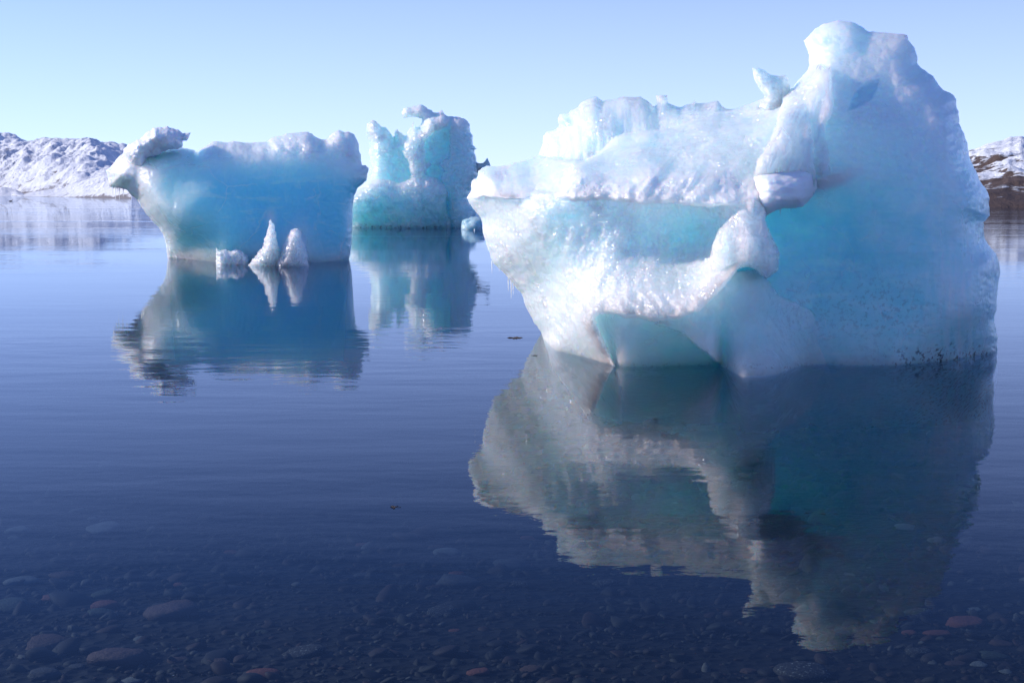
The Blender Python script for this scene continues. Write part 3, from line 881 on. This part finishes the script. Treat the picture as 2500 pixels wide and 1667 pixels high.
mid_layers = [
    dict(pts=[(900, 340, 1.3), (950, 340, 1.5), (950, 420, 1.6), (1050, 290, 1.1), (1080, 380, 1.4), (1120, 320, 1.1), (1100, 440, 1.5), (1000, 520, 2.0)], c=40),
    dict(poly=z2([(60, 1000), (210, 985), (270, 930), (330, 885), (430, 872), (560, 885), (660, 920), (720, 900), (800, 850), (900, 838), (1000, 860), (1110, 920), (1150, 980), (1165, 1040), (1140, 1150), (1180, 1300), (1200, 1490), (60, 1490)]),
         pts=[(860, 470, 2.2), (900, 460, 2.2), (960, 460, 2.1), (1020, 445, 2.2), (1070, 470, 2.3), (900, 520, 2.6), (1000, 520, 2.9), (1080, 540, 2.9)], H=.5, w=22, c=40),
    dict(poly=z2([(715, 500), (750, 380), (800, 310), (890, 290), (960, 260), (1120, 215), (1180, 240), (1140, 330), (1000, 400), (930, 460), (905, 560), (930, 680), (985, 730), (940, 770), (900, 860), (780, 860), (765, 720), (690, 590), (720, 590)]),
         pts=[(1000, 330, 1.9), (1020, 380, 2.0), (1010, 430, 2.1)], H=.3, w=10, c=40),
    dict(poly=z2([(1080, 870), (1130, 800), (1080, 740), (1120, 680), (1180, 640), (1180, 560), (1190, 330), (1230, 250), (1390, 300), (1470, 620), (1490, 850), (1400, 980), (1560, 1490), (1150, 1490), (1170, 1040), (1120, 930)]),
         pts=[(1120, 340, 1.7), (1130, 420, 1.9), (1130, 500, 2.1), (1140, 540, 2.2)], H=.25, w=10, c=40),
]


def mid_relief(U, V, ids, ld, D):
    r = .30 * ridged(U / 38, V / 38, 4, 23) + .20 * ridged(U / 13, V / 13, 3, 25)
    return r * np.where(ids == 0, .45, 1.0)


def mid_paint(U, V, ids, ld, D):
    n = fbm(U / 18, V / 18, 4, 61)
    f = np.where(ids == 0, .22 + .5 * n, np.where(ids == 2, .32 + .7 * n, np.where(ids == 1, smooth(500, 440, V + 22 * n) * .35, .0 + .5 * n)))
    f = np.maximum(f, smooth(330, 285, V + 16 * n) * .75)
    b = np.where(ids == 1, smooth(440, 520, V + 40 * n) * .8, np.where(ids == 3, .45 + .4 * smooth(420, 520, V), .35))
    g = smooth(545, 558, V + 6 * n) * (ids != 2) * .8
    return dict(frost=np.clip(f, 0, 1), blue=np.clip(b, 0, 1), grit=np.clip(g, 0, 1), spark=np.clip(.4 + n, 0, 1), clear=.25 * smooth(515, 550, V + 10 * n) * (U > 1120))


mid = empty('iceberg', (float(at_depth(1010, 555, 64)[0]), 64.0, 0))
tag(mid, 'ragged pale teal iceberg with a snowy tower, farther off between the two nearer icebergs', 'iceberg', 'icebergs aground in the shallow fjord')
mid_body = ice_body('ice_body', mid_sil, mid_layers, lambda U, V: 65.0 + 0 * U, M_ICE_TEAL, mid, 1.7, lambda U, V: 26.0, (3.0, 60), mid_wl, ((3.0, 20), (2.0, 7)), mid_relief, mid_paint, water_fall=50, undercut=.02)
spur = z2([(1440, 700), (1465, 712), (1520, 717), (1545, 692), (1558, 668), (1570, 662), (1582, 690), (1602, 742), (1560, 742), (1510, 768), (1480, 805), (1440, 830)])
ice_body('ice_spur', spur, [dict(pts=[(1175, 400, .3), (1165, 410, .4)])], lambda U, V: 64.2 + 0 * U, M_ICE_TEAL, mid, 1.2, lambda U, V: 9.0, (.4, 9), None, ((1.0, 8),), None,
         lambda U, V, i, l, D: dict(blue=.6 + 0 * U, clear=.5 + 0 * U))

# ------------------------------------------------------------------ small ice and debris
def lump(name, seed, mat, sub=3, amp=.35, parent=None, attrs=None, scale=(1, 1, 1), loc=(0, 0, 0), rotz=0.0):
    import bmesh
    from mathutils import noise as mn
    bm = bmesh.new()
    bmesh.ops.create_icosphere(bm, subdivisions=sub, radius=1.0)
    off = Vector((seed * 7.13, seed * 3.7, seed * 1.9))
    for w in bm.verts:
        c = w.co.copy()
        k = 1 + amp * mn.noise(c * 0.9 + off) + amp * .5 * mn.noise(c * 2.1 + off) + amp * .2 * mn.noise(c * 5 + off)
        w.co = c * k
        for ax in range(3):                    # flatten a little towards a worn block
            w.co[ax] = math.copysign(abs(w.co[ax]) ** 0.85, w.co[ax])
    me = bpy.data.meshes.new(name)
    bm.to_mesh(me)
    bm.free()
    me.polygons.foreach_set('use_smooth', np.full(len(me.polygons), True))
    for k, a in (attrs or {}).items():
        at = me.attributes.new(k, 'FLOAT', 'POINT')
        at.data.foreach_set('value', np.full(len(me.vertices), a, np.float32))
    me.materials.append(mat)
    o = bpy.data.objects.new(name, me)
    o.scale, o.location, o.rotation_euler = scale, loc, (0, 0, rotz)
    COL.objects.link(o)
    return o


x, y, z = at_depth(1158, 549, 60.5)
tag(lump('ice_chunk', 3, M_CLEAR, 4, .45, attrs=dict(clear=.9, grit=.8, frost=0, blue=.3, spark=.3), scale=(.52, .5, .42), loc=(x, y, .1)),
    'dark clear ice chunk floating between the middle iceberg and the tip of the largest one', 'ice chunk')
x, y, z = at_depth(52, 476, plane_depth(52, 476.6) - 8)
tag(lump('ice_floe', 5, M_SNOW, 3, .3, attrs=dict(frost=.9, spark=.2, clear=0, grit=0, blue=0), scale=(1.9, 1.2, 1.3), loc=(x, y, .35)), 'rounded white ice block at the far shore below the snowy hills', 'ice block')
x, y, z = at_depth(73, 477, plane_depth(73, 477.2) - 8)
tag(lump('ice_floe', 8, M_SNOW, 3, .4, attrs=dict(frost=.8, spark=.2, clear=0, grit=0, blue=0), scale=(.8, .7, .6), loc=(x, y, .1)), 'small bluish ice scrap just right of the rounded block at the far shore', 'ice block')


def weed_material():
    n = NT('wet_weed')
    p = principled(n, **{'Base Color': n.mixc(n.noise(n.coords(), 60, 3), (0.02, 0.015, 0.01), (0.09, 0.05, 0.03)), 'Roughness': .4})
    return n.out(p.outputs[0])


def weed(u, v, wpx, seed, label, n=16):
    """a small floating tangle: short bent strands lying on the water"""
    rr = random.Random(seed)
    Y = float(plane_depth(u, v))
    x0 = float(at_depth(u, v, Y)[0])
    W = wpx * Y / FPX / 2
    vs_, fs = [], []
    for k in range(n):
        cx, cy = rr.uniform(-.35, .35) * W, rr.uniform(-.3, .3) * W
        a = rr.uniform(0, math.tau)
        L = W * rr.uniform(.4, .9)
        r = max(W * .035, .0012)
        base = len(vs_)
        for i in range(6):
            t = i / 5
            px, py = cx + math.cos(a) * L * t, cy + math.sin(a) * L * t
            pz = .001 + .10 * L * math.sin(t * 3.1) * rr.uniform(.2, 1)
            a += rr.uniform(-.4, .4)
            for q in range(4):
                b = q * math.pi / 2
                vs_.append((px + r * math.cos(b) * math.sin(a), py - r * math.cos(b) * math.cos(a), pz + r * math.sin(b) * .7))
        for i in range(5):
            for q in range(4):
                fs.append((base + i * 4 + q, base + i * 4 + (q + 1) % 4, base + (i + 1) * 4 + (q + 1) % 4, base + (i + 1) * 4 + q))
    o = mesh_obj('floating_weed', np.array(vs_), fs, M_WEED)
    o.location = (x0, Y, 0)
    return tag(o, label, 'weed')


M_WEED = weed_material()
weed(1258, 825, 48, 1, 'wide dark weed scrap floating left of where the largest iceberg meets the water', 20)
weed(1306, 868, 20, 2, 'narrow dark weed scrap on the reflection of the left foot of the largest iceberg', 12)
weed(962, 1238, 34, 3, 'thin dark weed line on open water below the reflection of the middle iceberg', 14)
weed(1970, 1252, 16, 4, 'left one of two tiny brown weed scraps on the reflection of the peak', 9)
weed(2008, 1254, 15, 5, 'right one of two tiny brown weed scraps on the reflection of the peak', 9)
Yb = float(plane_depth(26.5, 492))
xb = float(at_depth(26.5, 492, Yb)[0])


def bird():
    """a tiny dark water bird: one skinned-looking body with neck and head"""
    n, vs_, fs = 10, [], []
    prof = [(-.22, .05, .01), (-.17, .06, .035), (-.08, .055, .07), (.02, .055, .08), (.10, .07, .06), (.14, .12, .035), (.155, .17, .028), (.18, .195, .036), (.22, .19, .022), (.26, .18, .006)]
    for (px, pz, r) in prof:
        for k in range(n):
            a = math.tau * k / n
            vs_.append((px, r * math.cos(a), pz + r * .8 * math.sin(a)))
    for i in range(len(prof) - 1):
        for k in range(n):
            fs.append((i * n + k, i * n + (k + 1) % n, (i + 1) * n + (k + 1) % n, (i + 1) * n + k))
    o = mesh_obj('bird', np.array(vs_) * 1.6, fs, M_WEED)
    o.location = (xb, Yb, -.03)
    return tag(o, 'tiny dark bird on the far water below the snowy hills', 'bird')


bird()

# ------------------------------------------------------------------ stones under the water
def stone_material(name, a, b, speck=None):
    n = NT(name)
    co = n.coords(kind='Generated')
    inf = n.node('ShaderNodeObjectInfo')
    f = n.noise(co, 5, 5, .65)
    col = n.mixc(f, a, b)
    if speck:
        col = n.mixc(n.maprange(n.noise(co, 14, 4, .7), .55, .68), col, speck)
    nb = n.bump(n.noise(co, 9, 5, .65), .6, .03)
    p = principled(n, **{'Base Color': col, 'Roughness': .7, 'Normal': nb})
    return n.out(p.outputs[0])


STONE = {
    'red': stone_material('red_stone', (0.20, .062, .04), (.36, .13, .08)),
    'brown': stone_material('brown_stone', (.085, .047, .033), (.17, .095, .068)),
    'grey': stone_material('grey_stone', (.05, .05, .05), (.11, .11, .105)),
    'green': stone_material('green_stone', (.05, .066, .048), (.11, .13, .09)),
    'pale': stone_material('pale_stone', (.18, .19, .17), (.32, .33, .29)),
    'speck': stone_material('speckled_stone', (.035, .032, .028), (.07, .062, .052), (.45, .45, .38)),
}


def bed_hit(u, v):
    y = float(plane_depth(u, v, -.3))
    for _ in range(12):
        x = float(at_depth(u, v, y)[0])
        y = float(plane_depth(u, v, float(bed_z(np.float64(x), np.float64(y)))))
    return float(at_depth(u, v, y)[0]), y


za = zoomer(0, 1160, 2352 / 800)
zb = zoomer(800, 1160, 2165 / 700)
zc = zoomer(1800, 1160, 2165 / 700)
GL = 'stones on the bed of the shallow water'
SMALL = 'small dull stone among many like it on the dark bed of the shallow water'
stones = [  # zoom, x, y, width, kind, label
    (za, 340, 1225, 330, 'brown', 'humped reddish-brown stone near the bottom left corner'),
    (za, 1235, 1005, 440, 'brown', 'longest flat brown stone lying left of centre under the water'),
    (za, 1555, 1335, 200, 'brown', 'tilted brown stone with a pale left edge near the bottom edge'),
    (za, 1860, 1440, 270, 'red', 'blocky red stone with pale specks at the bottom edge'),
    (za, 2170, 1275, 330, 'speck', 'long dark stone with pale speckled top, left of centre at the bottom'),
    (za, 740, 935, 200, 'red', 'slanting rusty stone resting above a greenish one'),
    (za, 715, 985, 190, 'green', 'greenish stone tucked right under a slanting rusty stone'),
    (za, 410, 880, 220, 'red', 'thin rusty stone between the left edge and the slanting rusty stone'),
    (za, 80, 945, 290, 'green', 'broad mossy green stone cut by the left edge'),
    (za, 150, 770, 240, 'pale', 'pale wedge-shaped stone with a long thin tail near the left edge'),
    (za, 750, 385, 250, 'pale', 'large pale oval stone seen far out under the water on the left'),
    (za, 660, 308, 85, 'pale', 'small bright pale stone just beyond the large pale oval one'),
    (za, 555, 252, 115, 'pale', 'pale domed stone farther out than the small bright one'),
    (za, 200, 172, 210, 'grey', 'broad grey stone faintly seen farthest out on the left'),
    (za, 120, 400, 180, 'pale', 'pale flat stone near the left edge, level with the large oval one'),
    (za, 100, 445, 90, 'pale', 'little pale stone just nearer than the flat one by the left edge'),
    (za, 1660, 548, 105, 'red', 'lone small red stone in the middle distance on the left'),
    (za, 1380, 797, 110, 'pale', 'small light grey wedge stone right of a tiny rusty one'),
    (za, 1285, 782, 95, 'red', 'tiny rusty stone touching a light grey wedge stone'),
    (za, 480, 735, 230, 'brown', 'dim brown slab behind the thin rusty stone'),
    (za, 860, 1325, 450, 'brown', 'very long dim brown slab along the bottom left'),
    (za, 1280, 1320, 170, 'brown', 'dark rounded stone between the long slab and the tilted brown stone'),
    (za, 550, 1372, 120, 'grey', 'grey pebble-like stone left of the long brown slab'),
    (za, 740, 845, 170, 'green', 'dim green stone above the slanting rusty stone'),
    (za, 1870, 1120, 110, 'green', 'small green stone above the speckled long stone'),
    (za, 1010, 1172, 110, 'pale', 'thin white chip of stone right of the humped brown stone'),
    (za, 940, 1475, 150, 'pale', 'pale edge of a stone cut by the bottom edge'),
    (za, 320, 1435, 250, 'grey', 'dim grey slab in the bottom left corner below the humped stone'),
    (za, 1630, 815, 190, 'grey', 'faint grey stone right of the light grey wedge stone'),
    (zb, 1520, 475, 130, 'red', 'pointed orange-red stone beside the jagged edge of the big reflection'),
    (zb, 980, 750, 140, 'red', 'small orange stone on the edge of a wide dim slab in the middle'),
    (zb, 990, 825, 340, 'grey', 'wide dim slab below the small orange stone in the middle'),
    (zb, 1450, 825, 180, 'speck', 'bright mottled pale stone below the big reflection'),
    (zb, 860, 1025, 260, 'speck', 'low mottled pale stone in the middle of the bottom'),
    (zb, 540, 680, 120, 'brown', 'round brown stone between the open water and the small orange stone'),
    (zb, 1400, 700, 300, 'grey', 'dim tilted grey slab between the orange-red and mottled stones'),
    (zb, 1140, 1485, 190, 'red', 'rust red stone at the bottom edge in the middle'),
    (zb, 1530, 1465, 180, 'brown', 'dim brown stone right of the rust red one at the bottom edge'),
    (zb, 370, 140, 280, 'grey', 'broad pale grey stone far out in the middle'),
    (zb, 820, 545, 140, 'brown', 'small brown stone above a thin pale one in the middle'),
    (zb, 900, 588, 210, 'pale', 'thin pale stone under a small brown one in the middle'),
    (zb, 270, 748, 150, 'grey', 'small grey-blue stone left of the round brown one'),
    (zb, 2090, 815, 210, 'speck', 'thin mottled pale streak of stone right under the tip of the reflected ledge'),
    (zb, 260, 520, 110, 'red', 'faint red stone left of centre in the middle distance'),
    (zb, 350, 610, 140, 'brown', 'faint brown stone nearer than the faint red one left of centre'),
    (zb, 960, 1170, 100, 'red', 'faint red stone below the low mottled one'),
    (zc, 1295, 1185, 110, 'red', 'round dark red stone right of the reflected peak'),
    (zc, 1510, 1195, 210, 'red', 'largest dark red stone, right of the round red one'),
    (zc, 1720, 1110, 280, 'red', 'arched red stone at right, above the largest red one'),
    (zc, 1380, 1340, 220, 'speck', 'lumpy speckled stone below the red ones at right'),
    (zc, 1650, 1420, 180, 'brown', 'brown stone below the largest red one at right'),
    (zc, 1995, 1265, 180, 'brown', 'rounded brown stone near the right edge'),
    (zc, 2035, 1480, 100, 'pale', 'pale jagged stone in the bottom right corner'),
    (zc, 1830, 1425, 130, 'pale', 'pale flat chip left of the jagged stone in the bottom right corner'),
    (zc, 490, 1510, 430, 'speck', 'big round stone with white dots below the tip of the reflected peak'),
    (zc, 1350, 1050, 230, 'speck', 'grey mottled stone beside the reflected peak, above the round red stone'),
    (zc, 1700, 1325, 110, 'speck', 'small speckled stone between the largest red stone and the right edge'),
    (zc, 1265, 395, 160, 'pale', 'pale stone glimpsed through the reflected peak'),
    (zc, 1920, 1365, 250, 'green', 'dim green slab at the lower right'),
    (zc, 2045, 980, 90, 'grey', 'small grey stone near the right edge above the arched red one'),
    (zc, 80, 1480, 150, 'brown', 'dim brown stone left of the dotted round stone'),
    (zc, 1780, 1010, 120, 'pale', 'thin pale stone above the arched red one'),
]
# shapes shared by the stones
PROTO = []
for k in range(9):
    o = lump('stone', 20 + k, STONE['grey'], 3, .34 if k % 3 else .5)
    PROTO.append(o.data)
    bpy.data.objects.remove(o)
rs = random.Random(5)


def put_stone(u, v, wpx, kind, label, flat=None, group=None):
    x, y = bed_hit(u, v)
    w = wpx * y / FPX / 2
    o = bpy.data.objects.new('stone', rs.choice(PROTO))
    hgt = w * (flat or rs.uniform(.22, .36))
    o.scale = (w, w * rs.uniform(.55, .8), max(hgt, .008))
    o.location = (x, y, float(bed_z(np.float64(x), np.float64(y))) + hgt * .35)
    o.rotation_euler = (rs.uniform(-.12, .12), rs.uniform(-.12, .12), rs.uniform(-.5, .5))
    COL.objects.link(o)
    o.material_slots[0].link = 'OBJECT'
    o.material_slots[0].material = STONE[kind]
    return tag(o, label, 'stone', group or GL)


for zf, x, y, w, kind, label in stones:
    s = {id(za): 2.94, id(zb): 3.093, id(zc): 3.093}[id(zf)]
    u, v = zf([(x, y)])[0]
    put_stone(u, v + 3, w / s, kind, label)

# the small gravel between them: nobody could count it
pv, pf, off = [], [], 0
base_me = [np.array([v.co[:] for v in m.vertices]) for m in PROTO]
import bmesh
ico = bmesh.new()
bmesh.ops.create_icosphere(ico, subdivisions=2, radius=1.0)
ico_v = np.array([v.co[:] for v in ico.verts])
ico_f = np.array([[v.index for v in f.verts] for f in ico.faces])
ico.free()
N = 11000
gu_ = rng.uniform(-200, 2700, N)
gv_ = np.where(np.arange(N) % 5 > 0, rng.uniform(1030, 1780, N), rng.uniform(900, 1100, N))
gy_ = plane_depth(gu_, gv_, -.3)
for _ in range(12):
    gx_ = at_depth(gu_, gv_, gy_)[0]
    gy_ = plane_depth(gu_, gv_, bed_z(gx_, gy_))
gx_ = at_depth(gu_, gv_, gy_)[0]
gw_ = np.exp(rng.normal(2.75, .62, N)) * gy_ / FPX / 2
gz_ = bed_z(gx_, gy_)
tints = []
for k in range(N):
    w = gw_[k]
    sh = ico_v * (1 + .30 * np.sin(ico_v[:, [1, 2, 0]] * rng.uniform(1, 3.4) + rng.uniform(0, 6)) + .12 * np.sin(ico_v[:, [2, 0, 1]] * rng.uniform(3, 6) + rng.uniform(0, 6)))
    sh = sh * np.array([w, w * rng.uniform(.45, .95), w * rng.uniform(.2, .6)])
    a = rng.uniform(0, 6.3)
    b = rng.uniform(-.5, .5)
    c, s_ = math.cos(a), math.sin(a)
    sh = np.stack([sh[:, 0] * c - sh[:, 1] * s_, sh[:, 0] * s_ + sh[:, 1] * c, sh[:, 2] + b * sh[:, 0]], 1)
    pv.append(sh + np.array([gx_[k], gy_[k], gz_[k] + .1 * w]))
    pf.append(ico_f + off)
    off += len(ico_v)
    tints.append(np.full(len(ico_v), rng.random()))
n = NT('gravel')
t = n.attr('tint')
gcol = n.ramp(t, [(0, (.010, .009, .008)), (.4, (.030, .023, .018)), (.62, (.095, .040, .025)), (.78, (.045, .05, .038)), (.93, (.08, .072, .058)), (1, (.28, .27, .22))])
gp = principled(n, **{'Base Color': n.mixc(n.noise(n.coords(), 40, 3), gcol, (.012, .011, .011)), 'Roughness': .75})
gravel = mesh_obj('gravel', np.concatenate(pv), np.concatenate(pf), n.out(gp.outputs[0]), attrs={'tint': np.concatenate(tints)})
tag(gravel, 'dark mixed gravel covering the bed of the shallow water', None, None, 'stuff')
